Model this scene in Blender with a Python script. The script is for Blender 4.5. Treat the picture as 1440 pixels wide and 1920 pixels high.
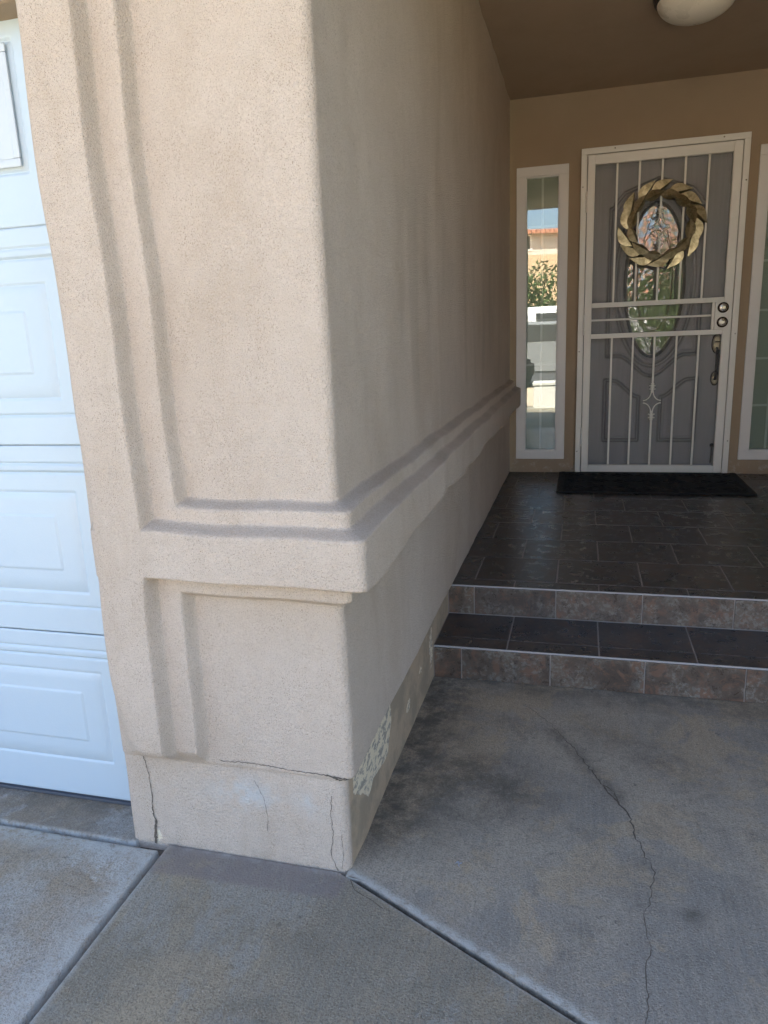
import bpy, bmesh, math, random
import numpy as np
from mathutils import Vector, Matrix, noise
random.seed(7); rng = np.random.default_rng(7)
PI = math.pi
for o in list(bpy.data.objects): bpy.data.objects.remove(o)
S = bpy.context.scene; C = S.collection

# ------------------------------------------------------------------ camera
cam = bpy.data.cameras.new('camera'); co = bpy.data.objects.new('camera', cam); C.objects.link(co)
cam.sensor_fit = 'HORIZONTAL'; cam.sensor_width = 36; cam.lens = 36*1357.6/1440
cam.clip_start = .02; cam.clip_end = 2000
R_ = Vector((.96576254, .25633433, -.0399429)); U_ = Vector((-.02267349, .23677565, .97129975)); F_ = Vector((-.25843498, .93713926, -.23448105))
m = Matrix((R_, U_, -F_)).transposed().to_4x4(); m.translation = (.47759, -1.36840, 1.21644)
co.matrix_world = m; S.camera = co
# ------------------------------------------------------------------ world and sun
SUN_EL, SUN_AZ = math.radians(57), math.radians(-14)       # sun behind the house
w = bpy.data.worlds.new('World'); S.world = w; w.use_nodes = True
nt = w.node_tree; bg = nt.nodes['Background']
sky = nt.nodes.new('ShaderNodeTexSky'); sky.sky_type = 'NISHITA'; sky.sun_disc = False
sky.sun_elevation = SUN_EL; sky.sun_rotation = SUN_AZ; sky.air_density = 1.0; sky.dust_density = 3.0; sky.ozone_density = 1.0
nt.links.new(sky.outputs[0], bg.inputs[0]); bg.inputs[1].default_value = .105
sl = bpy.data.lights.new('sun', 'SUN'); sl.energy = 5.0; sl.angle = math.radians(.5); sl.color = (1, .92, .80)
so = bpy.data.objects.new('sun', sl); C.objects.link(so)
sd = Vector((math.sin(SUN_AZ)*math.cos(SUN_EL), math.cos(SUN_AZ)*math.cos(SUN_EL), math.sin(SUN_EL)))
so.rotation_euler = sd.to_track_quat('Z', 'Y').to_euler(); so.location = (0, 30, 40)
S.view_settings.view_transform = 'Standard'; S.view_settings.look = 'None'; S.view_settings.gamma = 1
S.view_settings.exposure = 2.85
S.render.engine = 'CYCLES'; S.cycles.max_bounces = 10; S.cycles.diffuse_bounces = 6

# ------------------------------------------------------------------ node helpers
class M:
    def __init__(s, name):
        s.m = bpy.data.materials.new(name); s.m.use_nodes = True; s.t = s.m.node_tree
        s.b = s.t.nodes['Principled BSDF']; s.out = s.t.nodes['Material Output']; s.tc = None
    def n(s, ty, **k):
        x = s.t.nodes.new('ShaderNode'+ty)
        for a, v in k.items(): setattr(x, a, v)
        return x
    def l(s, a, b): s.t.links.new(a, b)
    def put(s, x, sock):
        if isinstance(x, bpy.types.NodeSocket): s.l(x, sock)
        elif isinstance(x, (tuple, list)): sock.default_value = tuple(x) + ((1,) if len(x) == 3 and len(sock.default_value) == 4 else ())
        else: sock.default_value = x
    def pos(s, scale=(1, 1, 1), rot=(0, 0, 0)):
        g = s.n('NewGeometry'); mp = s.n('Mapping'); s.l(g.outputs['Position'], mp.inputs[0])
        mp.inputs['Scale'].default_value = scale; mp.inputs['Rotation'].default_value = rot
        return mp.outputs[0]
    def noise(s, sc, det=3, rough=.5, vec=None, dist=0):
        x = s.n('TexNoise'); x.inputs['Scale'].default_value = sc; x.inputs['Detail'].default_value = det
        x.inputs['Roughness'].default_value = rough; x.inputs['Distortion'].default_value = dist
        s.l(vec if vec is not None else s.pos(), x.inputs['Vector']); return x.outputs[0]
    def vor(s, sc, vec=None, feat='F1', out='Distance'):
        x = s.n('TexVoronoi'); x.feature = feat; x.inputs['Scale'].default_value = sc
        s.l(vec if vec is not None else s.pos(), x.inputs['Vector']); return x.outputs[out]
    def ramp(s, f, lo, hi, a=0., b=1.):
        x = s.n('MapRange'); x.interpolation_type = 'SMOOTHSTEP'; s.put(f, x.inputs[0])
        for i, v in zip((1, 2, 3, 4), (lo, hi, a, b)): x.inputs[i].default_value = v
        return x.outputs[0]
    def math(s, op, a, b=0.):
        x = s.n('Math'); x.operation = op; s.put(a, x.inputs[0]); s.put(b, x.inputs[1]); return x.outputs[0]
    def mix(s, f, a, b, mode='MIX'):
        x = s.n('Mix'); x.data_type = 'RGBA'; x.blend_type = mode
        s.put(f, x.inputs[0]); s.put(a, x.inputs[6]); s.put(b, x.inputs[7]); return x.outputs[2]
    def attr(s, name, ch=None):
        x = s.n('Attribute'); x.attribute_name = name
        if ch is None: return x.outputs['Fac']
        y = s.n('SeparateColor'); s.l(x.outputs['Color'], y.inputs[0]); return y.outputs[ch]
    def bump(s, h, st, dist=.01, prev=None):
        x = s.n('Bump'); x.inputs['Strength'].default_value = st; x.inputs['Distance'].default_value = dist
        s.put(h, x.inputs['Height'])
        if prev is not None: s.l(prev, x.inputs['Normal'])
        return x.outputs[0]
    def fin(s, col=None, rough=None, nrm=None, metal=None, spec=None):
        b = s.b.inputs
        if col is not None: s.put(col, b['Base Color'])
        if rough is not None: s.put(rough, b['Roughness'])
        if nrm is not None: s.l(nrm, b['Normal'])
        if metal is not None: s.put(metal, b['Metallic'])
        if spec is not None: s.put(spec, b['Specular IOR Level'])
        return s.m

def stucco_mat():
    k = M('stucco'); sp = k.pos()
    big = k.noise(2.2, 4, .6); mid = k.noise(26, 3, .6); streak = k.noise(1, 5, .65, k.pos((3.5, 3.5, 1.3)), .8)
    fine = k.noise(330, 3, .62); pit = k.noise(560, 2, .55, k.pos((1, 1, .75)))
    base = k.mix(k.ramp(big, .3, .7), (.605, .51, .42), (.65, .555, .465))
    base = k.mix(k.ramp(mid, .35, .75, 0, .3), base, (.54, .44, .345))
    base = k.mix(k.ramp(streak, .48, .72, 0, .30), base, (.42, .315, .215))
    pits = k.ramp(pit, .41, .34)                                   # small dark pits between the dashed grains
    pits = k.math('MULTIPLY', pits, k.ramp(k.noise(5, 4, .7), .30, .62, .5, 1.))
    spot = k.math('MULTIPLY', k.ramp(k.noise(150, 2, .5), .325, .29), .3); pits = k.math('MAXIMUM', pits, spot)
    base = k.mix(pits, base, (.33, .255, .19))
    base = k.mix(k.ramp(fine, .50, .66, 0, .30), base, (.42, .33, .25)); base = k.mix(k.ramp(fine, .46, .34, 0, .25), base, (.78, .68, .56))
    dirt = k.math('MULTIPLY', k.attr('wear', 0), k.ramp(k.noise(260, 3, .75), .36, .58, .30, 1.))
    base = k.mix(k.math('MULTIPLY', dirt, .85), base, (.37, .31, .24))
    eff = k.math('MULTIPLY', k.attr('wear', 1), k.ramp(k.noise(14, 4, .6), .38, .6))
    base = k.mix(eff, base, (.58, .58, .56))
    side = k.attr('wear', 2)                                       # bare cement foot of the side wall
    cem = k.mix(k.ramp(k.noise(7, 5, .7), .4, .62), (.52, .40, .28), (.38, .31, .225))
    base = k.mix(side, base, cem)
    pl = k.math('ADD', k.attr('peel'), k.math('MULTIPLY', k.math('SUBTRACT', k.noise(38, 5, .72, k.pos((1, .6, 1))), .5), 1.3))
    plm = k.ramp(pl, .50, .56)
    inner = k.ramp(k.noise(55, 5, .75, k.pos((1, .45, 1))), .50, .56)
    pc = k.mix(inner, (.82, .72, .54), (.40, .36, .30))
    base = k.mix(plm, base, pc)
    n1 = k.bump(fine, .7, .009); n2 = k.bump(k.noise(150, 2), .35, .010, n1); n3 = k.bump(pits, -.5, .003, n2)
    n4 = k.bump(plm, -.6, .003, n3)
    return k.fin(base, .93, n4, spec=.2)
def plain_stucco():  # same paint as the wing wall, with porch shade darkened into the colour
    k = M('shaded_house_stucco')
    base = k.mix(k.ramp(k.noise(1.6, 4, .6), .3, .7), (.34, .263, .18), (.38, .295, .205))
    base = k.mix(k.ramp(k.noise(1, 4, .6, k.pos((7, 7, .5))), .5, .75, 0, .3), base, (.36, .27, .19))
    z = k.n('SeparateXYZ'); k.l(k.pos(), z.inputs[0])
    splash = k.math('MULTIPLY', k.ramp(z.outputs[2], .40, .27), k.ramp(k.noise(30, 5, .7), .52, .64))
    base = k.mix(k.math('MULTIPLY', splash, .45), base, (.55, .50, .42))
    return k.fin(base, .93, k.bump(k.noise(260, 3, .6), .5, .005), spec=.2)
def concrete_mat(name, c1, c2, c3, edge=(.42, .44, .45), blot=.5, seed=0., patch=None):
    k = M(name)
    v = k.pos(rot=(0, 0, seed)); v2 = k.pos(rot=(0, 0, seed+1.3))
    big = k.noise(2.1, 7, .68, v); hue = k.noise(2.6, 6, .7, v2, .4); mid = k.noise(7, 7, .75, v2, .5); fin = k.noise(210, 3, .7); gr = k.noise(75, 5, .8)
    c = k.mix(k.ramp(big, .40, .60), c1, c2)
    c = k.mix(k.ramp(hue, .49, .56, 0, .85), c, c3)
    c = k.mix(k.math('MULTIPLY', k.ramp(mid, .50, .66), blot), c, tuple(x*.58 for x in c2))
    brush = k.noise(30, 3, .6, k.pos((3.5, .30, 1), (0, 0, .55+seed)))
    c = k.mix(k.ramp(brush, .35, .7, 0, .30), c, tuple(x*1.18 for x in c1))
    c = k.mix(k.ramp(gr, .44, .62, 0, .42), c, tuple(x*.55 for x in c1))
    c = k.mix(k.ramp(fin, .50, .64, 0, .60), c, tuple(x*.40 for x in c1))
    c = k.mix(k.ramp(fin, .42, .32, 0, .45), c, tuple(x*1.5 for x in c1))
    grit = k.ramp(k.vor(120), .17, .06); c = k.mix(k.math('MULTIPLY', grit, k.ramp(k.noise(6, 4, .7), .46, .60, 0, .75)), c, (.075, .07, .062))
    spots = k.ramp(k.noise(38, 3, .6), .66, .71); c = k.mix(k.math('MULTIPLY', spots, k.ramp(k.noise(3.2), .42, .58, 0, .6)), c, (.085, .08, .07))
    spk = k.ramp(k.noise(240, 1, .5), .70, .74); c = k.mix(k.math('MULTIPLY', spk, .5), c, (.5, .5, .47))
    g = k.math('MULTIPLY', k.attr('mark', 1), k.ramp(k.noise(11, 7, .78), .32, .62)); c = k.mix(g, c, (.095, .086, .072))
    e = k.math('MULTIPLY', k.attr('mark', 0), k.ramp(k.noise(34, 5, .75), .30, .58)); c = k.mix(e, c, edge)
    p = k.math('MULTIPLY', k.attr('mark', 2), k.ramp(k.noise(16, 5, .7), .30, .55, .25, .8))
    c = k.mix(p, c, patch or (.215, .185, .172))
    n1 = k.bump(fin, .8, .006); n2 = k.bump(gr, .5, .006, n1)
    return k.fin(c, k.ramp(mid, .3, .7, .72, .9), n2, spec=.3)
def tile_mat(name, warm):
    k = M(name); rn = k.attr('tile', 0)
    off = k.n('VectorMath'); off.operation = 'ADD'; k.l(k.pos(), off.inputs[0])
    cx = k.n('CombineXYZ'); k.l(k.math('MULTIPLY', rn, 37.), cx.inputs[0]); k.l(k.math('MULTIPLY', rn, 91.), cx.inputs[1]); k.l(cx.outputs[0], off.inputs[1])
    v = off.outputs[0]
    a = k.noise(7, 6, .66, v); b = k.noise(19, 6, .72, v, .5); d = k.noise(70, 4, .7, v)
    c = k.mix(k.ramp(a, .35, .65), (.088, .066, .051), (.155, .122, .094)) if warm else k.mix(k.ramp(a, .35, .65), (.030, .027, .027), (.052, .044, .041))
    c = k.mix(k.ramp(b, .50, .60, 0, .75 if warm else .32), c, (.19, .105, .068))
    c = k.mix(k.math('MULTIPLY', k.ramp(d, .48, .58, 0, .8 if warm else .12), k.ramp(a, .42, .55)), c, (.23, .215, .185))
    c = k.mix(k.ramp(k.noise(45, 5, .8, v), .56, .62, 0, .7 if warm else .3), c, (.045, .036, .032))
    c = k.mix(k.ramp(k.noise(11, 5, .7, v), .58, .7, 0, .5 if warm else .08), c, (.15, .15, .135))
    c = k.mix(k.math('MULTIPLY', rn, .35), c, (.03, .03, .034))
    n = k.bump(b, .10, .0018); n = k.bump(d, .10, .0008, n)
    return k.fin(c, k.ramp(b, .3, .7, .24, .40), n, spec=.6)
def paint(name, col, rough=.4, bump=.08, sc=120, dirt=.12):
    k = M(name); a = k.noise(5, 5, .65); g = k.noise(40, 4, .7)
    c = k.mix(k.ramp(a, .45, .8, 0, dirt), col, tuple(x*.62 for x in col))
    c = k.mix(k.ramp(g, .62, .75, 0, dirt), c, tuple(x*.5 for x in col))
    return k.fin(c, k.ramp(a, .3, .7, rough-.06, rough+.1), k.bump(k.noise(sc, 2), bump, .003))
def metal(name, col, rough=.3, mott=.5, c2=None):
    k = M(name); a = k.noise(28, 5, .7)
    return k.fin(k.mix(k.ramp(a, .4, .65, 0, mott), col, c2 or tuple(x*.45 for x in col)), k.ramp(a, .3, .7, rough-.06, rough+.14), k.bump(a, .12, .003), metal=1)
def door_mat():
    k = M('grey_stained_door')
    g = k.noise(1, 5, .65, k.pos((60, 8, 2.2)), .8)
    c = k.mix(k.ramp(g, .35, .68), (.41, .41, .415), (.365, .365, .37))
    c = k.mix(k.attr('glaze'), c, (.10, .095, .10))
    return k.fin(c, .5, k.bump(g, .25, .002))
def glass_mat(name, refl=.1, bumpy=0., tint=(.9, .95, .93), rough=.0):
    k = M(name); k.t.nodes.remove(k.b)
    gl = k.n('BsdfGlossy'); gl.inputs['Roughness'].default_value = rough; tr = k.n('BsdfTransparent'); tr.inputs[0].default_value = (*tint, 1)
    fr = k.n('Fresnel'); fr.inputs[0].default_value = 1.5; mx = k.n('MixShader')
    if bumpy:
        b = k.noise(9, 3, .5, dist=1.2); b2 = k.vor(24)
        nn = k.bump(k.math('ADD', b, k.math('MULTIPLY', b2, .5)), bumpy, .02); k.l(nn, gl.inputs['Normal']); 
    else:
        nn = k.bump(k.noise(2.2, 1, .4), .035, .02); k.l(nn, gl.inputs['Normal'])
    k.l(k.math('ADD', fr.outputs[0], refl), mx.inputs[0]); k.l(tr.outputs[0], mx.inputs[1]); k.l(gl.outputs[0], mx.inputs[2]); k.l(mx.outputs[0], k.out.inputs[0])
    return k.m
def screen_mat():
    k = M('fine_wire_screen'); k.t.nodes.remove(k.b)
    d = k.n('BsdfDiffuse'); d.inputs[0].default_value = (.26, .26, .26, 1); tr = k.n('BsdfTransparent'); mx = k.n('MixShader')
    mx.inputs[0].default_value = .15; k.l(tr.outputs[0], mx.inputs[1]); k.l(d.outputs[0], mx.inputs[2]); k.l(mx.outputs[0], k.out.inputs[0]); return k.m
def leafmat(name, a, b):
    k = M(name); return k.fin(k.mix(k.ramp(k.noise(3, 3), .35, .65), a, b), .55)
def rooftile():
    k = M('terracotta_roof'); wv = k.n('TexWave'); wv.inputs['Scale'].default_value = 1.6; wv.bands_direction = 'X'; k.l(k.pos(), wv.inputs[0])
    c = k.mix(k.noise(3, 4), (.50, .20, .12), (.60, .29, .19)); return k.fin(c, .8, k.bump(wv.outputs[1], 1, .08))
STUCCO = stucco_mat(); HST = plain_stucco()
CON_W = concrete_mat('walk_concrete', (.40, .35, .275), (.27, .255, .225), (.43, .345, .235), edge=(.50, .50, .47), blot=.55, seed=0)
CON_D = concrete_mat('drive_concrete', (.345, .29, .205), (.235, .22, .18), (.29, .285, .255), edge=(.42, .43, .41), blot=.35, seed=.3)
CON_G = concrete_mat('garage_concrete', (.33, .265, .185), (.41, .40, .37), (.50, .50, .475), edge=(.45, .46, .44), blot=.5, seed=2.)
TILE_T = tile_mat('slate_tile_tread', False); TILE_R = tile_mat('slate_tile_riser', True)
GROUT = paint('grout', (.36, .33, .305), .9, .3, 200); NOSE = paint('nosing_metal', (.34, .335, .33), .35, .05)
WHITE = paint('white_metal_paint', (.80, .79, .73), .42, .06, dirt=.16); VINYL = paint('white_window_vinyl', (.74, .73, .70), .45, .04, dirt=.12)
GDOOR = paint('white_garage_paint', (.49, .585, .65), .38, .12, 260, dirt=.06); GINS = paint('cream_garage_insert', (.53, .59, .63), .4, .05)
RUB = paint('black_rubber', (.009, .009, .010), .8, .4, 90); SEAL = paint('dark_weather_seal', (.07, .08, .10), .6)
DOOR = door_mat(); GLASS = glass_mat('window_glass', .09); OVAL = glass_mat('bevelled_glass', .24, .08, (.5, .52, .5), .02); SCREEN = screen_mat()
BLIND = paint('closed_blind', (.42, .44, .385), .7, .05); DARK = paint('dark_interior', (.03, .03, .03), .8)
GOLD = metal('aged_gold_metal', (.58, .52, .34), .42, .7, (.24, .205, .12)); BRONZE = metal('oiled_bronze', (.045, .035, .028), .3); STEEL = metal('brushed_steel', (.55, .53, .48), .25)
BRASSP = metal('antique_brass_plate', (.42, .37, .26), .35); CRACK = paint('crack_dark', (.11, .092, .072), .95)
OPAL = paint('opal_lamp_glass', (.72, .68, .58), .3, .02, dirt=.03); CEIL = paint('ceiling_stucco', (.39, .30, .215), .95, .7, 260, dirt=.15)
ASPH = paint('asphalt', (.055, .055, .056), .9, .5, 60); ROOF = rooftile(); GRASS = leafmat('lawn_grass', (.06, .10, .03), (.10, .13, .04))
LEAF = leafmat('shrub_leaf', (.05, .09, .025), (.12, .17, .05)); BARK = paint('bark', (.12, .09, .065), .95, .8, 30)

# ------------------------------------------------------------------ object helpers
def link(name, me, mat, parent=None, smooth=False):
    o = bpy.data.objects.new(name, me); C.objects.link(o)
    for mt in (mat if isinstance(mat, (list, tuple)) else [mat]): me.materials.append(mt)
    if parent: o.parent = parent
    if smooth: me.polygons.foreach_set('use_smooth', [True]*len(me.polygons))
    return o
def thing(name, label, cat, loc=(0, 0, 0), group=None, kind=None):
    o = bpy.data.objects.new(name, None); C.objects.link(o); o.location = loc; o['label'] = label; o['category'] = cat
    if group: o['group'] = group
    return o
def tag(o, label=None, cat=None, group=None, kind=None):
    for a, b in (('label', label), ('category', cat), ('group', group), ('kind', kind)):
        if b: o[a] = b
    return o
class MB:
    def __init__(s): s.v = []; s.f = []; s.mi = []; s.org = (0, 0, 0)
    def add(s, v, f, mi=0):
        n = len(s.v); s.v += [tuple(p) for p in v]; s.f += [tuple(i+n for i in q) for q in f]; s.mi += [mi]*len(f); return s
    def box(s, x0, x1, y0, y1, z0, z1, b=0., mi=0):
        bm = bmesh.new(); bmesh.ops.create_cube(bm, size=1)
        for v in bm.verts: v.co = Vector(((x0+x1)/2+v.co.x*(x1-x0), (y0+y1)/2+v.co.y*(y1-y0), (z0+z1)/2+v.co.z*(z1-z0)))
        if b > 0: bmesh.ops.bevel(bm, geom=list(bm.edges), offset=b, segments=2, affect='EDGES', profile=.6)
        bm.verts.index_update(); s.add([v.co for v in bm.verts], [[v.index for v in f.verts] for f in bm.faces], mi); bm.free(); return s
    def lathe(s, prof, cx, cy, cz, axis='z', n=32, mi=0):
        v = []; f = []
        for r, h in prof:
            for i in range(n):
                a = 2*PI*i/n
                if axis == 'z': v.append((cx+r*math.cos(a), cy+r*math.sin(a), cz+h))
                elif axis == 'y': v.append((cx+r*math.cos(a), cy+h, cz+r*math.sin(a)))
                else: v.append((cx+h, cy+r*math.cos(a), cz+r*math.sin(a)))
        for j in range(len(prof)-1):
            for i in range(n): f.append((j*n+i, j*n+(i+1) % n, (j+1)*n+(i+1) % n, (j+1)*n+i))
        f.append(tuple(range(n))); f.append(tuple(range((len(prof)-1)*n, len(prof)*n))); return s.add(v, f, mi)
    def tube(s, pts, r, n=8, mi=0, closed=False):
        pts = [Vector(p) for p in pts]; v = []; f = []; L = len(pts)
        rr = r if isinstance(r, (list, tuple)) else [r]*L
        for i, p in enumerate(pts):
            a = pts[(i-1) % L] if (closed or i > 0) else p; b = pts[(i+1) % L] if (closed or i < L-1) else p
            t = (b-a).normalized(); up = Vector((0, 1, 0)) if abs(t.y) < .9 else Vector((1, 0, 0))
            e = t.cross(up).normalized(); g = t.cross(e)
            for k in range(n):
                an = 2*PI*k/n+PI/n; v.append(p+(e*math.cos(an)+g*math.sin(an))*rr[i])
        for i in range(L if closed else L-1):
            j = (i+1) % L
            for k in range(n): f.append((i*n+k, i*n+(k+1) % n, j*n+(k+1) % n, j*n+k))
        if not closed: f.append(tuple(range(n))); f.append(tuple(range((L-1)*n, L*n)))
        return s.add(v, f, mi)
    def build(s, name, mat, parent=None, smooth=False, angle=None):
        me = bpy.data.meshes.new(name); me.from_pydata(s.v, [], s.f); me.update()
        o = link(name, me, mat, parent, smooth)
        if any(s.mi): me.polygons.foreach_set('material_index', s.mi)
        bm = bmesh.new(); bm.from_mesh(me); bmesh.ops.recalc_face_normals(bm, faces=bm.faces); bm.to_mesh(me); bm.free()
        if smooth: me.set_sharp_from_angle(angle=math.radians(angle or 40))
        return o
def grid_mesh(name, P, flip=False):
    """P: (ny, nx, 3) array"""
    ny, nx = P.shape[:2]; idx = np.arange(ny*nx).reshape(ny, nx)
    q = np.stack([idx[:-1, :-1], idx[:-1, 1:], idx[1:, 1:], idx[1:, :-1]], -1).reshape(-1, 4)
    if flip: q = q[:, ::-1]
    me = bpy.data.meshes.new(name); me.from_pydata(P.reshape(-1, 3).tolist(), [], q.tolist()); me.update(); return me
def set_col(me, name, rgb):
    a = me.attributes.new(name, 'FLOAT_COLOR', 'POINT'); d = np.ones((len(me.vertices), 4), np.float32); d[:, :rgb.shape[-1]] = rgb.reshape(len(me.vertices), -1); a.data.foreach_set('color', d.ravel())
def set_f(me, name, v):
    a = me.attributes.new(name, 'FLOAT', 'POINT'); a.data.foreach_set('value', np.asarray(v, np.float32).ravel())
def ss(x, a, b):
    t = np.clip((np.asarray(x, float)-a)/(b-a), 0, 1); return t*t*(3-2*t)
def nz(a, b, c=0., s=1.):
    A, B = np.broadcast_arrays(np.asarray(a, float), np.asarray(b, float)); out = np.empty(A.shape)
    fo = out.ravel(); 
    for i, (p, q) in enumerate(zip(A.ravel()*s, B.ravel()*s)): fo[i] = noise.noise((p, q, c))
    return fo.reshape(A.shape)

D = 3.789; ZP = .2448; ZC = 2.653; Z1 = .1247; Y1 = 1.022; Y2 = 1.345; XR = 1.90
house = thing('house', 'tan stucco house with a tiled covered porch, garage wing and moulded wall band', 'house')

# ------------------------------------------------------------------ wall of the garage wing (front face, rounded corner, porch side)
XL = -.60
def prof_h(u, z, front):
    """projection of the mouldings at path position u, height z"""
    wob = (.003*np.sin(u*9+z*3)+.002*np.sin(u*23+1.3))*np.where(u > .05, .8, 1)
    zz = z+wob
    zb = z+(wob*.8 if front else .006*np.sin(u*5.2+.7)+.005*np.sin(u*12.5)+.003*np.sin(u*27))   # wavy underside on the porch side
    # horizontal band: height profile
    hb = np.where(zz > .78, .037*(1-ss(zz, .880, .897))+.039*(1-ss(zz, .832, .852)), 0)
    hl = .038+.038*ss(zb, .716, .731)
    ht = .038*ss(zb, .668, .692)
    left = ss(u, -.600, -.528)
    if front: lower = np.where(zb > .7155, hl, ht)
    else: lower = .07*ss(zb, .70, .726)*0+np.where(zb > .7, .076*ss(zb, .704, .730), 0)
    h = np.where(zz > .78, hb, lower)
    return h*(left if front else 1)
def vert_h(u, z):
    wx = u+.006*np.sin(z*4+1)+.003*np.sin(z*13)
    o = .040*ss(-wx, .412, .427); i = .036*ss(-wx, .346, .361)
    left = ss(wx, -.600, -.528)
    up = (o+i)*left
    bot = ss(z, .238, .318)+0*wx; bot_i = ss(z, .240, .300); left = np.where(z < .5, left*(1-(1-ss(wx, -.60, -.48))*(1-ss(z, .25, .5))), left)
    low = ((.040*ss(-wx, .413, .430))*bot+(.036*ss(-wx, .346, .364))*bot_i)*left
    return np.where(z > .72, up, low)
def fields(u, z):
    """offset for front (hf) and side (hs) profiles"""
    hf = np.maximum(prof_h(u, z, True), vert_h(np.minimum(u, 0), z))
    hs = prof_h(u, z, False)
    foot = 1-ss(z, .240, .250)
    hf = hf-.004*foot
    hs = hs-.019*foot
    return hf, hs
# path stations
fs = np.concatenate([np.arange(XL+.012, -.445, .006), np.arange(-.445, -.325, .0024), np.arange(-.325, -.03, .0065)])
RC = .022
arc = np.linspace(0, PI/2, 9)
side = np.concatenate([np.arange(RC, 1.2, .011), np.arange(1.2, D+.02, .03)])
U = []; BX = []; BY = []; WX = []; WY = []
U.append(XL-.2); BX.append(XL); BY.append(.30); WX.append(0); WY.append(0)
U.append(XL-.05); BX.append(XL); BY.append(.06); WX.append(0); WY.append(0)
for a in np.linspace(0, PI/2, 5):
    U.append(XL); BX.append(XL+.014*(1-math.cos(a))); BY.append(.014*(1-math.sin(a))); WX.append(0); WY.append(1)
for x in fs[1:]:
    if x < -RC-.002: U.append(x); BX.append(x); BY.append(0.); WX.append(float(ss(x, -.22, -RC))); WY.append(1)
for a in arc:
    U.append(-RC+RC*2*a/(PI/2)*1.0); BX.append(-RC+RC*math.sin(a)); BY.append(RC-RC*math.cos(a)); WX.append(1); WY.append(1)
for y in side[1:]:
    U.append(y); BX.append(0.); BY.append(y); WX.append(1); WY.append(float(1-ss(y, RC, .22)))
U, BX, BY, WX, WY = map(np.array, (U, BX, BY, WX, WY))
Zs = np.concatenate([np.arange(-.03, .20, .009), np.arange(.20, .31, .0035), np.arange(.31, .64, .009), np.arange(.64, .92, .0035), np.arange(.92, 1.95, .011), np.arange(1.95, 2.70, .03)])
def wall_xyz(U, BX, BY, WX, WY, Z):
    hf, hs = fields(U, Z)
    isf = 1-ss(U, -.004, .004); h_x = np.where(U < RC, hs, hs); 
    # inner lower stub dies just past the corner
    hx = np.where((Z < .7155) & (Z > .60), np.maximum(hs, .038*ss(Z, .668, .692)*(1-ss(U, .0, .055))), hs)
    lo = nz(U*3.1, Z*2.3, 3.)*.0045+nz(U*11, Z*8, 9.)*.0016
    wavy = ss(U, .05, .3)*(.0011*np.sin(U*17+.6*np.sin(Z*3))+.0006*np.sin(U*31+1+Z))*ss(Z, .3, .6)
    x = BX+WX*(hx+lo*ss(U, -.1, 0)+wavy); y = BY-WY*(hf+lo*(1-ss(U, .0, .1)))
    # base corner is knocked back and a touch swollen at the crack
    x = x+WX*.010*np.exp(-((Z-.27)/.05)**2)*ss(U, -.1, 0)*0
    return x, y
ZZ, UU = np.meshgrid(Zs, U, indexing='ij'); bx, by, wx, wy = [np.broadcast_to(a, UU.shape) for a in (BX, BY, WX, WY)]
X, Y = wall_xyz(UU, bx, by, wx, wy, ZZ)
P = np.stack([X, Y, ZZ], -1)
me = grid_mesh('wall', P)
# wear masks
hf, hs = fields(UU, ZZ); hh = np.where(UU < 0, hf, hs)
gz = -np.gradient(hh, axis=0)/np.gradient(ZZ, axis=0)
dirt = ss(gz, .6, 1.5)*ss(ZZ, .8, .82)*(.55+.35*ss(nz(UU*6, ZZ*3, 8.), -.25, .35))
dirt = np.maximum(dirt, ss(nz(UU*7, ZZ*.9, 5.), .12, .5)*ss(UU, .15, .5)*.55*(ss(ZZ, .9, 1.1)*(1-ss(ZZ, 1.5, 1.8))))
dirt = np.maximum(dirt, .55*(1-ss(ZZ, .0, .035))*ss(nz(UU*18, ZZ*25, 2.), -.1, .3))
dirt = np.maximum(dirt, .5*ss(UU, -.03, .02)*(1-ss(ZZ, .19, .26))*ss(ZZ, .1, .2)*(1-ss(UU, .03, .08)))
eff = (np.exp(-(((UU+.27)/.085)**2+((ZZ-.17)/.045)**2))*.9+np.exp(-(((UU+.09)/.04)**2+((ZZ-.17)/.03)**2))*.8)*(UU < 0)
cem = ss(UU, .012, .03)*(1-ss(ZZ, .243, .248))
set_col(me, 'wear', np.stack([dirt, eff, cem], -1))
low = .247-.10*ss(UU, .03, .30)-.0*UU
zl = np.interp(UU, [.05, .10, .17, .22, .30, .37, .43], [.17, .14, .088, .105, .092, .082, .16])
peel = ss(UU, .035, .065)*(1-ss(UU, .395, .44))*ss(ZZ, zl-.014, zl+.014)*(1-ss(ZZ, .244, .249))
peel = np.maximum(peel*1.05, .80*np.exp(-(((UU-.62)/.035)**2+((ZZ-.10)/.03)**2))*(ZZ < .245))
peel = np.maximum(peel, .85*np.exp(-(((UU-.99)/.035)**2+((ZZ-.13)/.09)**2)))
peel = np.maximum(peel, .60*np.exp(-(((UU-.80)/.06)**2+((ZZ-.13)/.04)**2))*(ZZ < .245))
peel = np.maximum(peel, .85*np.exp(-(((UU+.525)/.016)**2+((ZZ-.02)/.035)**2))*(UU < -.5))
set_f(me, 'peel', peel)
wall = link('wall', me, [STUCCO, CRACK], house, True)
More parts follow.
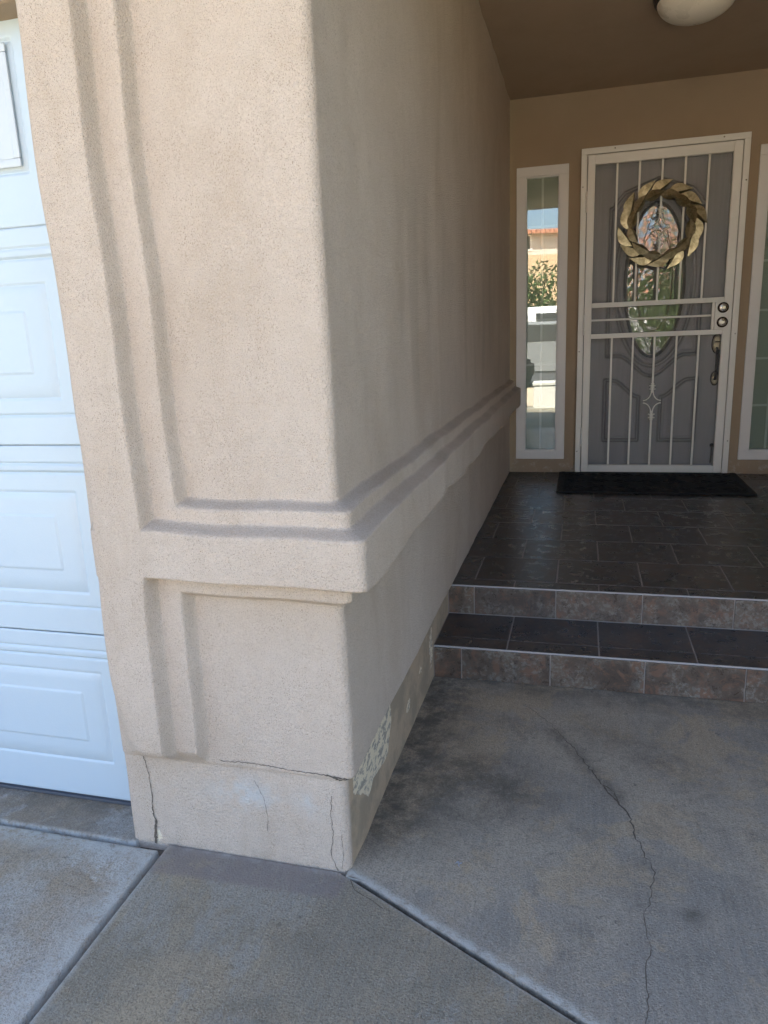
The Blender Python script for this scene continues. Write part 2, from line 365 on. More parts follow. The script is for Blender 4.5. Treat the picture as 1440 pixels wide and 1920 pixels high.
# cracks in the stucco, dark slivers lying in the wall's face (same mesh)
def station(u):
    i = int(np.clip(np.searchsorted(U[7:], u)+7, 8, len(U)-1)); t = (u-U[i-1])/max(1e-9, U[i]-U[i-1])
    return [a[i-1]*(1-t)+a[i]*t for a in (BX, BY, WX, WY)]
def wpt(u, z, off):
    b = station(u); x, y = wall_xyz(np.array([u]), np.array([b[0]]), np.array([b[1]]), np.array([b[2]]), np.array([b[3]]), np.array([z]))
    n = Vector((0, -1)) if u < -RC else (Vector((.7, -.7)) if u < RC else Vector((1, 0)))
    return Vector((x[0]+n.x*off, y[0]+n.y*off, z))
def densify(pts, step, jit, seed):
    r = random.Random(seed); out = []
    for (a, b) in zip(pts[:-1], pts[1:]):
        L = math.hypot(b[0]-a[0], b[1]-a[1]); n = max(1, int(L/step))
        for i in range(n):
            t = i/n; out.append((a[0]+(b[0]-a[0])*t+r.uniform(-jit, jit), a[1]+(b[1]-a[1])*t+r.uniform(-jit, jit)))
    out.append(pts[-1]); return out
ck = MB()
def wall_crack(pts, wd, seed, jit=.0016):
    pts = densify(pts, .006, jit, seed); r = random.Random(seed+5); v = []; f = []; L = len(pts)
    for i, p in enumerate(pts):
        a = Vector(pts[max(0, i-1)]); b = Vector(pts[min(L-1, i+1)]); t = (b-a).normalized(); n = Vector((-t.y, t.x))
        ww = (wd(i/(L-1)) if callable(wd) else wd)*r.uniform(.5, 1.3)*.5
        v += [wpt(p[0]+n.x*ww, p[1]+n.y*ww, .0016), wpt(p[0]-n.x*ww, p[1]-n.y*ww, .0016)]
    for i in range(L-1): f.append((2*i, 2*i+1, 2*i+3, 2*i+2))
    ck.add(v, f)
wall_crack([(-.325, .258), (-.24, .262), (-.16, .256), (-.08, .255), (-.03, .252), (-.004, .248)], lambda t: .0016+.0035*max(0, t-.8)*5, 1)
wall_crack([(-.06, .256), (-.03, .247), (-.008, .243)], .004, 11)
wall_crack([(-.537, .243), (-.530, .19), (-.528, .14), (-.533, .09)], .0022, 2)
wall_crack([(-.532, .10), (-.527, .06), (-.533, .02), (-.535, -.005)], lambda t: .0022+.009*t, 3, .002)
wall_crack([(-.245, .215), (-.225, .17), (-.218, .12), (-.222, .08)], .0009, 4, .001)
wall_crack([(-.035, .20), (-.040, .15), (-.036, .10), (-.045, .04), (-.03, .0)], .0013, 5)
wall_crack([(-.016, .10), (-.014, .05), (-.02, .005)], .001, 6)
def join_into(o, mb, mi):
    b = bmesh.new(); b.from_mesh(o.data); vs = [b.verts.new(p) for p in mb.v]
    for q in mb.f:
        try: f = b.faces.new([vs[i] for i in q]); f.material_index = mi
        except ValueError: pass
    b.to_mesh(o.data); b.free()
join_into(wall, ck, 1)

# ------------------------------------------------------------------ rest of the house shell
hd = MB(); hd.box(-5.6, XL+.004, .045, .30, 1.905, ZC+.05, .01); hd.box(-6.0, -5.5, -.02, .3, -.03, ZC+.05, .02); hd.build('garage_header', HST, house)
ew = MB(); yw = D
def wb(x0, x1, z0, z1): ew.box(x0, x1, yw, yw+.16, z0, z1)
LW = (.045, .375, .34, 2.245); RW = (1.486, 1.816, .34, 2.245); DO = (.4505, 1.4245, ZP, 2.315)
wb(-.02, LW[0]+.03, -.02, ZC+.04); wb(LW[0]+.03, LW[1]-.03, -.02, LW[2]+.03); wb(LW[0]+.03, LW[1]-.03, LW[3]-.03, ZC+.04)
wb(LW[1]-.03, DO[0]+.02, -.02, ZC+.04); wb(DO[0]+.02, DO[1]-.02, DO[3]-.02, ZC+.04); wb(DO[0]+.02, DO[1]-.02, -.02, ZP-.002)
wb(DO[1]-.02, RW[0]+.03, -.02, ZC+.04); wb(RW[0]+.03, RW[1]-.03, -.02, RW[2]+.03); wb(RW[0]+.03, RW[1]-.03, RW[3]-.03, ZC+.04); wb(RW[1]-.03, XR+.15, -.02, ZC+.04)
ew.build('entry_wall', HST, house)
MB().box(XR, XR+.3, .2, D+.1, -.03, ZC+.04, .02).build('shading_side_wall', HST, house)  # unseen right wall, length set to shade the porch and wing wall
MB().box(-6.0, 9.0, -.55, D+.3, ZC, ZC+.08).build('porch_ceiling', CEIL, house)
rf = MB(); rf.add([(-6.6, -.75, ZC+.02), (9.6, -.75, ZC+.02), (9.6, 6, 5.2), (-6.6, 6, 5.2), (-6.6, 11, ZC+.02), (9.6, 11, ZC+.02), (-6.6, -.75, ZC+.2), (9.6, -.75, ZC+.2), (9.6, 6, 5.4), (-6.6, 6, 5.4), (-6.6, 11, ZC+.2), (9.6, 11, ZC+.2)],
  [(6, 7, 8, 9), (9, 8, 11, 10), (0, 1, 7, 6), (0, 3, 2, 1), (3, 4, 5, 2), (4, 10, 11, 5), (0, 6, 9, 3), (3, 9, 10, 4), (1, 2, 8, 7), (2, 5, 11, 8)]); rf.build('roof', ROOF, house)
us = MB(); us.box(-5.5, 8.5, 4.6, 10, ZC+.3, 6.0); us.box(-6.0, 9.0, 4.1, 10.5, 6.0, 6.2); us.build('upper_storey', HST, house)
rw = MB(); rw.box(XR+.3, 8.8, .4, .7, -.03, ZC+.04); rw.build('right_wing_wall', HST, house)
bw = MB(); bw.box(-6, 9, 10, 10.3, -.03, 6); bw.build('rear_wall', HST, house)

# ------------------------------------------------------------------ garage door: four embossed sections
gd = bpy.data.objects.new('garage_door', None); C.objects.link(gd); gd.parent = house; gd['label'] = 'white sectional garage door with raised rectangular panels'
YG = .12; seams = [.012, .498, .992, 1.493, 1.99]
def groove(t, c, w): return np.exp(-((t-c)/w)**2)
xr = [(-.72-i*.585-.48, -.72-i*.585) for i in range(8)]
def dense(vals, lo, hi, w=.007, n=7, coarse=.05):
    s = set(np.round(np.arange(lo, hi, coarse), 5)) | {lo, hi}
    for v in vals:
        for d_ in np.linspace(-w, w, n):
            if lo <= v+d_ <= hi: s.add(round(v+d_, 5))
    return np.array(sorted(s))
for i in range(4):
    z0, z1 = seams[i], seams[i+1]; g0, g1 = z0+.0004, z1-.0004
    zo0, zo1 = z0+.112, z0+.378; zi0, zi1 = zo0+.062, zo1-.062
    hz = [z1-.045, z1-.068, z0+.074]
    xs = [e for a, b in xr for e in (a, b, a+.068, b-.068)]
    xx = dense(xs, -5.55, -.55); zz_ = dense([zo0, zo1, zi0, zi1]+hz+[g0, g1], g0, g1, .008, 9)
    ZG, XG = np.meshgrid(zz_, xx, indexing='ij'); h = np.zeros_like(XG)
    for a in hz[:1 if i == 3 else 3]:
        if i == 0 and a == hz[2]: continue
        h -= .0045*groove(ZG, a, .0030)
    h += .003*ss(ZG, z1-.068, z1-.060)
    for a, b in xr:
        def rect(x0, x1, c0, c1, w): return ss(XG, x0-w, x0+w)*(1-ss(XG, x1-w, x1+w))*ss(ZG, c0-w, c0+w)*(1-ss(ZG, c1-w, c1+w))
        h -= .0035*(rect(a, b, zo0, zo1, .004)-rect(a+.006, b-.006, zo0+.006, zo1-.006, .004))*(1 if i < 3 else 2)
        h += .0028*rect(a+.068, b-.068, zi0, zi1, .0035)
    h -= .003*(1-ss(ZG, g0, g0+.003))+.003*ss(ZG, g1-.003, g1)
    # tongue round-over at joints
    Pg = np.stack([XG, YG-h, ZG], -1); mg = grid_mesh('door_section', Pg)
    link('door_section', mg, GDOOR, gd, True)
    if i == 3:
        for a, b in xr:
            q = MB(); x0, x1, c0, c1 = a+.012, b-.012, zo0+.012, 1.863
            for (p0, p1, q0, q1) in ((x0, x1, c0, c0+.018), (x0, x1, c1-.018, c1), (x0, x0+.018, c0+.018, c1-.018), (x1-.018, x1, c0+.018, c1-.018)): q.box(p0, p1, YG-.008, YG-.002, q0, q1, .004)
            q.box(x0+.018, x1-.018, YG-.006, YG-.002, c0+.018, c1-.018, .001)
            q.box(x0+.055, x1-.055, YG-.009, YG-.0065, c0+.055, c1-.055, .003)
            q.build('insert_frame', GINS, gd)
MB().box(-5.55, -.55, YG+.004, YG+.045, -.004, .013, .003).box(-5.55, -.55, YG-.004, YG+.003, .001, .009, .002).build('bottom_seal', SEAL, gd)
MB().box(-5.55, -.55, YG+.012, YG+.05, .013, 2.05).build('door_backing', GDOOR, gd)

# ------------------------------------------------------------------ ground
gr = MB(); gr.add([(-400, -400, -.03), (400, -400, -.03), (400, 400, -.03), (-400, 400, -.03)], [(0, 1, 2, 3)]); tag(gr.build('ground', GRASS), kind='structure')
def seg_d(X, Y, a, b):
    ax, ay = a; bx_, by_ = b; dx, dy = bx_-ax, by_-ay; t = np.clip(((X-ax)*dx+(Y-ay)*dy)/(dx*dx+dy*dy+1e-12), 0, 1)
    return np.hypot(X-ax-t*dx, Y-ay-t*dy)
J1a, J1b = (-.505, -.012), (-.46, -3.6)           # joint between garage apron and middle slab
J2a, J2b = (-.012, -.012), (1.60, -.82)           # diagonal joint
def slab(name, fx0, fx1, y0, y1, mat, mask, nx, ny, joints=(), extra_cracks=(), zoff=0.):
    """fx0/fx1: left and right boundary as functions of y; edges rounded down into the joint"""
    ys = np.linspace(y0, y1, ny); ts = np.linspace(0, 1, nx)
    # denser at edges
    ts = np.concatenate([[0, .0008, .0016, .003, .006], ts[1:-1], [1-.006, 1-.003, 1-.0016, 1-.0008, 1]]); ts = np.unique(ts)
    e = .004; ys = np.unique(np.concatenate([[y0, y0+e*.4, y0+e, y0+2*e], ys[1:-1], [y1-2*e, y1-e, y1-e*.4, y1]]))
    T, YY = np.meshgrid(ts, ys, indexing='xy'); a = np.vectorize(fx0)(YY); b = np.vectorize(fx1)(YY); XX = a+(b-a)*T
    ed = np.minimum(np.minimum((XX-a), (b-XX)), np.minimum(YY-y0, y1-YY))
    Z = -.008*(1-ss(ed, 0, .008))**2+nz(XX*4, YY*4, zoff)*.0015-.028*(ed < 1e-6)
    P = np.stack([XX, YY, Z], -1); me = grid_mesh(name, P); set_col(me, 'mark', np.stack(mask(XX, YY, ed), -1))
    o = link(name, me, [mat, CRACK], None, True); tag(o, kind='structure'); return o
def lx(a, b): return lambda y: a[0]+(b[0]-a[0])*(y-a[1])/(b[1]-a[1])
# garage threshold slab (between the door and the front joint) and the drive
o_ = slab('garage_threshold', lambda y: -5.6, lambda y: XL+.02, -.012+.0, .35, CON_G, lambda X, Y, e: (1-ss(e, 0, .014), .45+.3*ss(Y, .04, .12), .25+0*X), 120, 60)
slab('driveway', lambda y: -5.6, lambda y: lx(J1a, J1b)(y)-.005, -3.6, -.020, CON_G, lambda X, Y, e: ((1-ss(e, 0, .10))*.8, .5*(1-ss(seg_d(X, Y, (-.62, -.03), (-.9, -.03)), 0, .03)), 0*X), 160, 260)
def mid_r(y):
    return J2a[0]+(y-J2a[1])*(J2b[0]-J2a[0])/(J2b[1]-J2a[1])-.008 if y > J2b[1] else J2b[0]
def mid_mask(X, Y, e):
    edge = np.maximum((1-ss(e, 0, .022))*.8, (1-ss(np.abs(Y+.0), 0, .022))*.9)
    patch = ss(X, -.515, -.495)*(1-ss(X, -.03, -.01))*(1-ss(-Y, .072-.03*X, .088-.03*X))
    return edge, 0*X+.22*ss(nz(X*3, Y*3, 7.), 0, .4), patch
slab('entry_walk', lambda y: lx(J1a, J1b)(y)+.005, mid_r, -3.6, .006, CON_D, mid_mask, 240, 420)
def porch_l(y): return (J2a[0]+(y-J2a[1])*(J2b[0]-J2a[0])/(J2b[1]-J2a[1])+.008) if y < -.012 else -.03
def walk_mask(X, Y, e):
    d2 = seg_d(X, Y, J2a, J2b); edge = (1-ss(d2, .012, .034))*.9*ss(d2, .0045, .009)
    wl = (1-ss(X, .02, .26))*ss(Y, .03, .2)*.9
    st = ss(Y, .86, 1.0)*.55
    crk = seg_d(X, Y, (.42, .72), (.60, .42))
    n = nz(X*2.6, Y*2.6, 4.)
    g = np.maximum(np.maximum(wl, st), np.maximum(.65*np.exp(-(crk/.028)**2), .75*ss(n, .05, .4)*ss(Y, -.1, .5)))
    g = np.maximum(g, 1-ss(d2, .0045, .008)); g = np.maximum(g, .8*np.exp(-(np.hypot((X-.30), (Y-.40))/.11)**2)); g = np.maximum(g, .8*np.exp(-(np.hypot((X-.73), (Y-.035))/.025)**2))
    return edge, g, 0*X
walk = slab('walkway', porch_l, lambda y: 1.895 if y > -.82 else 1.9, -.82, 1.15, CON_W, walk_mask, 240, 330, zoff=3.)
slab('front_path', lambda y: 1.61, lambda y: 5, -3.6, -.83, CON_D, lambda X, Y, e: ((1-ss(e, 0, .02)), 0*X, 0*X), 30, 30)
def ground_crack(o, pts, wd, seed, jit=.004):
    pts = densify(pts, .012, jit, seed); r = random.Random(seed); v = []; f = []; L = len(pts)
    for i, p in enumerate(pts):
        a = Vector(pts[max(0, i-1)]); b = Vector(pts[min(L-1, i+1)]); t = (b-a).normalized(); n = Vector((-t.y, t.x)); ww = (wd(i/(L-1)) if callable(wd) else wd)*r.uniform(.3, 1.3)*.5
        z = noise.noise((p[0]*4, p[1]*4, 3.))*.0015 if o is walk else noise.noise((p[0]*4, p[1]*4, 0.))*.0015
        v += [(p[0]+n.x*ww, p[1]+n.y*ww, z+.0008), (p[0]-n.x*ww, p[1]-n.y*ww, z+.0008)]
    for i in range(L-1): f.append((2*i, 2*i+1, 2*i+3, 2*i+2))
    mb = MB(); mb.add(v, f); join_into(o, mb, 1)
ground_crack(walk, [(.335, .86), (.40, .78), (.47, .66), (.547, .496), (.60, .385), (.623, .347), (.632, .27), (.665, .15), (.652, .073), (.632, 0), (.640, -.07), (.628, -.13), (.622, -.20), (.616, -.26), (.62, -.36)], lambda t:   .0018+.0030*math.exp(-((t-.38)/.16)**2), 21)
ground_crack(walk, [(.547, .496), (.585, .44), (.60, .385)], .0035, 22, .006)
ground_crack(walk, [(.12, .06), (.2, .10), (.31, .09)], .0006, 23)
ent = bpy.data.objects['entry_walk']
ground_crack(ent, [(-.012, -.022), (.01, -.05), (.05, -.07), (.085, -.088)], .0022, 24, .003)
MB().box(-5.6, 5, -3.6, .4, -.0295, -.024).build('joint_bed', CRACK); tag(bpy.data.objects['joint_bed'], kind='structure')
# expansion strip: light sealant chips by the corner, small debris
# ------------------------------------------------------------------ porch steps and landing, real tiles
def tiles(mb, rects, plane, rn, vals, g=.0022, th=.008, b=.0014):
    for (a0, a1, b0, b1) in rects:
        n0 = len(mb.v)
        if plane[0] == 'z': mb.box(a0+g, a1-g, b0+g, b1-g, plane[1]-th, plane[1]+rn.uniform(-.0004, .0004), b)
        else: mb.box(a0+g, a1-g, plane[1]+rn.uniform(-.0004, .0004), plane[1]+th, b0+g, b1-g, b)
        vals += [rn.random()]*(len(mb.v)-n0)
def tile_obj(name, mb, mat, vals, parent=None):
    o = mb.build(name, mat, parent); v = np.array(vals); set_col(o.data, 'tile', np.stack([v, v, v], -1)); return o
rr = random.Random(3)
def row(x0, x1, first, pitch):
    xs = [x0]; x = first
    while x < x1-.01:
        if x > x0+.01: xs.append(x)
        x += pitch
    xs.append(x1); return list(zip(xs[:-1], xs[1:]))
X0, X1 = -.017, XR-.001
ls = MB().box(-.02, XR, Y2+.006, D+.02, -.02, ZP-.003); landing = tag(ls.build('porch_landing', GROUT), kind='structure')
mb = MB(); vals = []
tiles(mb, [(a, b, Y2+.006, 1.428) for a, b in row(X0, X1, .242, .32)], ('z', ZP), rr, vals)
y = 1.428; k = 0
while y < D:
    y2 = min(y+.309, D); tiles(mb, [(a, b, y, y2) for a, b in row(X0, X1, (.080 if k % 2 == 0 else .245)-.0, .3225)], ('z', ZP), rr, vals, .0028); y = y2; k += 1
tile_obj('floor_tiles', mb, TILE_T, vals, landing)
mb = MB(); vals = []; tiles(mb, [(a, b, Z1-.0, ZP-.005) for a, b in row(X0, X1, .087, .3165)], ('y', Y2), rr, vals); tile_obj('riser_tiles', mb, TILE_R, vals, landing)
MB().box(X0, X1, Y2+.001, Y2+.0075, ZP-.0065, ZP+.0008, .003).build('nosing_strip', NOSE, landing)
st = MB().box(-.02, XR, Y1+.006, Y2+.02, -.02, Z1-.003); step = tag(st.build('porch_step', GROUT), kind='structure')
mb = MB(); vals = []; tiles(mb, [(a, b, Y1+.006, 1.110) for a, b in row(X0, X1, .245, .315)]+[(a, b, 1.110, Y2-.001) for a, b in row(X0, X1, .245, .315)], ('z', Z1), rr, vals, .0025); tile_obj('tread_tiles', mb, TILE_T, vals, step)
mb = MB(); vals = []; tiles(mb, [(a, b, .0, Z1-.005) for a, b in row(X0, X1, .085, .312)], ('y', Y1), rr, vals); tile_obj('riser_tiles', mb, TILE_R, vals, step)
MB().box(X0, X1, Y1+.001, Y1+.0075, Z1-.0065, Z1+.0008, .003).build('nosing_strip', NOSE, step)

# ------------------------------------------------------------------ sidelight windows
def sidelight(x0, x1, z0, z1, side_sash, lab):
    w = bpy.data.objects.new('sidelight_window', None); C.objects.link(w); w.parent = house; w['label'] = lab
    f = MB(); t = .058; ya, yb = D-.014, D+.05
    f.box(x0, x1, ya, yb, z1-t, z1, .003); f.box(x0, x1, ya, yb, z0, z0+t, .003); f.box(x0, x0+t, ya+.0006, yb, z0+t, z1-t, .003); f.box(x1-t, x1, ya+.0006, yb, z0+t, z1-t, .003)
    f.build('frame', VINYL, w)
    s = MB(); a0, a1, c0, c1 = x0+t, x1-t, z0+t, z1-t; q = .007
    s.box(a0, a1, ya+.012, yb-.004, c1-q, c1, .001); s.box(a0, a1, ya+.012, yb-.004, c0, c0+q, .001); s.box(a0, a0+q, ya+.0125, yb-.004, c0+q, c1-q, .001); s.box(a1-q, a1, ya+.0125, yb-.004, c0+q, c1-q, .001)
    s.build('sash', SEAL if False else VINYL, w)
    g = MB(); ti = .019; g.add([(xx_, D+.015+(xx_-(a0+a1)/2)*ti+dy, zz2) for dy in (0, .003) for xx_, zz2 in ((a0, c0), (a1, c0), (a1, c1), (a0, c1))], [(0, 1, 2, 3), (7, 6, 5, 4), (0, 4, 5, 1), (1, 5, 6, 2), (2, 6, 7, 3), (3, 7, 4, 0)]); g.build('pane', GLASS, w)
    gb = MB(); xc = (a0+a1)/2; gb.box(xc-.007, xc+.007, D+.022, D+.030, c0, c1, .001)
    for k in range(1, 6):
        z = .99-.2975*2+(k)*.2975; gb.box(a0, xc-.007, D+.0225, D+.0295, z-.007, z+.007, .001); gb.box(xc+.007, a1, D+.0225, D+.0295, z-.007, z+.007, .001)
    gb.build('grille', VINYL, w)
    MB().box(a0-.01, a1+.01, D+.052, D+.058, c0-.01, c1+.01).build('blind', BLIND, w)
sidelight(*LW, 0, 'left sidelight window, white frame and grille, beside the house corner'); sidelight(*RW, 0, 'right sidelight window, cut off by the photo edge')

# ------------------------------------------------------------------ security door
sdr = bpy.data.objects.new('security_door', None); C.objects.link(sdr); sdr.parent = house; sdr['label'] = 'white steel security door with vertical bars and star ornaments'
yf = D-.038
jm = MB(); x0, x1, z0, z1 = DO; j = .036
jm.box(x0, x1, yf-.004, D+.03, z1-j, z1, .003); jm.box(x0, x0+j, yf-.0035, D+.03, z0, z1-j, .003); jm.box(x1-j, x1, yf-.0035, D+.03, z0, z1-j, .003); jm.build('jamb', WHITE, sdr)
lf = MB(); a0, a1, c0, c1 = x0+j+.004, x1-j-.004, z0+.012, z1-j-.005; i0, i1 = .536, 1.335; k0, k1 = .305, c1-.058
yl0, yl1 = yf-.002, yf+.030
lf.box(a0, i0, yl0, yl1, c0, c1, .003); lf.box(i1, a1, yl0, yl1, c0, c1, .003); lf.box(i0, i1, yl0+.0006, yl1, k1, c1-.0006, .003); lf.box(i0, i1, yl0+.0006, yl1, c0, k0, .003)
lf.build('leaf_frame', WHITE, sdr)
zA0, zA1, zB0, zB1 = 1.347, 1.377, 1.150, 1.180
for n_, (q0, q1) in (('crossrail', (zA0, zA1)), ('crossrail', (zB0, zB1))): MB().box(i0, i1, yl0+.001, yl1-.003, q0, q1, .002).build(n_, WHITE, sdr)
MB().box(i0, 1.268, yl0+.008, yl0+.020, 1.262, 1.274, .001).build('crossbar', WHITE, sdr)
pl_ = MB().box(1.268, 1.284, yl0+.002, yl1-.004, zB1, zA0, .001); pl_.box(1.286, a1-.002, yl0-.0025, yl1-.004, zB1+.001, zA0-.001, .002); pl_.build('lock_plate', WHITE, sdr)
pitch = (i1-i0)/6; xb = [i0+pitch*k for k in range(1, 6)]
for k, x in enumerate(xb):
    for (q0, q1, cz) in ((zA1, k1, 1.820), (k0, zB0, .730)):
        b = MB()
        if k != 2: b.box(x-.006, x+.006, yl0+.007, yl0+.019, q0, q1, .001)
        else:
            b.box(x-.006, x+.006, yl0+.007, yl0+.019, q0, cz-.060, .001); b.box(x-.006, x+.006, yl0+.007, yl0+.019, cz+.060, q1, .001)
        b.build('bar', WHITE, sdr)
for cz in (1.820, .730):
    x = xb[2]; b = MB(); yc = yl0+.013
    for sx in (-1, 1):
        for sz in (-1, 1):      # four concave arcs make the star
            ctr = (x+sx*.056, cz+sz*.068); pts = []
            for t in np.linspace(0, 1, 13):
                an = t*PI/2; pts.append((ctr[0]-sx*.050*math.cos(an), yc, ctr[1]-sz*.060*math.sin(an)))
            b.tube(pts, .0042, 6)
    for s_ in (-1, 1):
        for q, r_ in ((.070, .011), (.083, .021), (.094, .013), (.105, .021), (.117, .011)):
            b.lathe([(.002, -.004), (r_, -.0035), (r_, .0035), (.002, .004)], x, yc, cz+s_*q, 'z', 16)
    b.build('star_ornament', WHITE, sdr, True)
MB().box(i0, i1, yl1-.0025, yl1-.002, k0, k1).build('screen', SCREEN, sdr)
for z in (2.0, 1.24, .50):
    h_ = MB(); 
    for q in range(3): h_.lathe([(.001, -.021), (.007, -.020), (.007, .020), (.001, .021)], x0+j+.001, yf-.008, z+(q-1)*.043, 'z', 14)
    h_.build('hinge', WHITE, sdr, True)
for (sx, sz) in ((x0+.012, 2.09), (x0+.012, 1.07), (x0+.012, .40), (x0+.20, z1-.014), (x1-.15, z1-.014), (x1-.013, 2.05), (x1-.013, 1.15), (x1-.013, .47)):
    MB().lathe([(.0045, 0), (.0045, -.002), (.002, -.0035)], sx, yf-.004, sz, 'y', 12).build('screw', STEEL, sdr)
for z in (1.313, 1.224):
    b = MB(); b.lathe([(.033, 0), (.033, -.006), (.027, -.011), (.024, -.011)], 1.331, yl0-.002, z, 'y', 32); b.build('lock_rose', BRONZE, sdr, True, 30)
    b = MB(); b.lathe([(.0235, 0), (.0225, -.016), (.012, -.019), (.011, -.015)], 1.331, yl0-.010, z, 'y', 28); b.box(1.3298, 1.3322, yl0-.0262, yl0-.0252, z-.006, z+.006); b.build('lock_cylinder', STEEL, sdr, True, 30)

# ------------------------------------------------------------------ front door behind it
YD = D+.062
xa, xb_ = .470, 1.404; cx = .926; zc_, rz, rx = 1.50, .490, .192
xs = np.arange(xa, xb_+.001, .0062); zs = np.arange(ZP+.004, 2.30, .0062); ZZ2, XX2 = np.meshgrid(zs, xs, indexing='ij')
def pd(X, Z, pts, closed=False):
    d = np.full(X.shape, 9.)
    for a, b in zip(pts[:-1], pts[1:]): d = np.minimum(d, seg_d(X, Z, a, b))
    return d
def oval(sx, sz, n=64, z0=zc_): return [(cx+sx*math.cos(2*PI*i/n), z0+sz*math.sin(2*PI*i/n)) for i in range(n+1)]
def ridge(d, w, h): return h*np.exp(-(d/w)**2)
h = ridge(pd(XX2, ZZ2, oval(rx+.022, rz+.022)), .013, .012)+ridge(pd(XX2, ZZ2, oval(rx+.055, rz+.06)), .008, .004)
# outer moulding: vertical sides, shoulders at top, S-curve at the bottom
def scurve(s, z_out, z_in, xo, xi, n=20): return [(cx+s*(xo+(xi-xo)*t), z_out+(z_in-z_out)*(t*t*(3-2*t))) for t in np.linspace(0, 1, n)]
GLZ = [oval(rx+.05, rz+.05)]
for off, w_, h_ in ((0, .006, .011), (.020, .005, .006)):
    path = []
    for s in (-1, 1):
        xo = .283-off
        path.append([(cx+s*xo, 1.03+off), (cx+s*xo, 1.96-off)]+[(cx+s*(xo-.03*math.sin(t)), 1.96-off+.03*(1-math.cos(t))) for t in np.linspace(0, PI/2, 6)]+[(cx+s*(.20-off), 2.05-off), (cx, 2.12-off)])
        path.append([(cx+s*xo, 1.03+off), (cx+s*(xo-.07), 1.03+off)]+scurve(s, 1.03+off, .895+off, xo-.07, 0))
        # lower scrolled panels
        X_o, X_i = .290-off, .070+off
        path.append([(cx+s*X_i, .462+off), (cx+s*X_o, .462+off), (cx+s*X_o, .872-off), (cx+s*(X_o-.05), .868-off)]+scurve(s, .868-off, .755-off, X_o-.05, X_i, 14)+[(cx+s*X_i, .462+off)])
    for p_ in path:
        h += ridge(pd(XX2, ZZ2, p_), w_, h_)
        if off == 0: GLZ.append(p_)
gl_ = np.zeros_like(h)
for p_ in GLZ: d_ = pd(XX2, ZZ2, p_); gl_ = np.maximum(gl_, .8*np.exp(-((d_-.0085)/.0045)**2))
Pd = np.stack([XX2, YD-h, ZZ2], -1)
inside = ((XX2-cx)/rx)**2+((ZZ2-zc_)/rz)**2 < 1.0
Pd[..., 1] += np.where(inside, .012, 0)
fd = link('front_door', grid_mesh('front_door', Pd), DOOR, house, True); set_f(fd.data, 'glaze', gl_); fd['label'] = 'grey wood-grain entry door with oval glass behind the bars'
MB().box(xa, xb_, YD+.016, YD+.05, ZP+.004, 2.30).build('door_core', DOOR, fd)
og = MB(); N = 64
prof = [(1.0, 0), (.90, -.005), (.885, -.005)]; vv = []; ff = []
for s_, dy in prof:
    for i in range(N): vv.append((cx+rx*s_*math.cos(2*PI*i/N), YD+.006+dy, zc_+rz*(1-(1-s_)*rx/rz)*math.sin(2*PI*i/N)))
for k in range(2):
    for i in range(N): ff.append((k*N+i, k*N+(i+1) % N, (k+1)*N+(i+1) % N, (k+1)*N+i))
ff.append(tuple(range(2*N, 3*N))); og.add(vv, ff); og.build('oval_glass', OVAL, fd)
cm = MB()
for s_ in (.885, .55):
    cm.tube([(cx+rx*s_*math.cos(2*PI*i/48), YD-.001, zc_+rz*(1-(1-s_)*(.39 if s_ > .8 else .8))*math.sin(2*PI*i/48)) for i in range(48)], .0022, 6, closed=True)
for s in (-1, 1): cm.tube([(cx+s*.02+s*.09*math.sin(t*PI), YD-.001, zc_-.44+t*.88) for t in np.linspace(0, 1, 24)], .002, 6)
cm.build('glass_came', BRASSP, fd, True)
hs_ = MB(); hx = 1.325
def ell(mb, z, r1, r2, d): 
    v = []; f = []; n = 32
    for sc, dy in ((1, 0), (1, -.004), (.8, -.008)):
        for i in range(n): v.append((hx+r1*sc*math.cos(2*PI*i/n), YD-.001+dy, z+r2*sc*math.sin(2*PI*i/n)))
    for k in range(2):
        for i in range(n): f.append((k*n+i, k*n+(i+1) % n, (k+1)*n+(i+1) % n, (k+1)*n+i))
    f.append(tuple(range(2*n, 3*n))); mb.add(v, f)
p_ = MB(); ell(p_, 1.09, .028, .058, 0); p_.build('handle_plate', BRASSP, fd); p_ = MB(); ell(p_, .868, .022, .042, 0); p_.build('handle_plate', BRASSP, fd)
for z, a, b in ((1.09, .030, .060), (.868, .024, .044)): hs_.tube([(hx+a*math.cos(t), YD-.003, z+b*math.sin(t)) for t in np.linspace(0, 2*PI, 33)[:-1]], .0035, 6, closed=True)
hs_.tube([(hx, YD-.006, 1.06), (hx, YD-.045, 1.045), (hx, YD-.06, 1.01), (hx-.002, YD-.058, .95), (hx-.002, YD-.045, .90), (hx, YD-.02, .875), (hx, YD-.006, .865)], [.010, .011, .012, .009, .008, .009, .010], 10)
hs_.box(hx-.016, hx+.016, YD-.04, YD-.008, 1.098, 1.106, .003); hs_.build('handle', BRONZE, fd, True)
b = MB(); b.lathe([(.014, 0), (.014, -.01), (.007, -.02)], 1.335, YD, .425, 'y', 16); b.tube([(1.333, YD-.006, .42), (1.331, YD-.02, .37), (1.328, YD-.018, .31)], .0045, 8); b.build('door_holder', BRONZE, fd, True)
fr_ = MB(); fr_.box(DO[0]+.001, xa-.001, D+.031, D+.12, ZP, 2.31); fr_.box(xb_+.001, DO[1]-.001, D+.031, D+.12, ZP, 2.31); fr_.box(xa-.001, xb_+.001, D+.031, D+.12, 2.302, 2.33); fr_.build('door_casing', VINYL, fd)
MB().box(DO[0]-.0, DO[1]+.0, D-.03, D+.05, ZP-.002, ZP+.010, .002).build('threshold', BRONZE, fd)

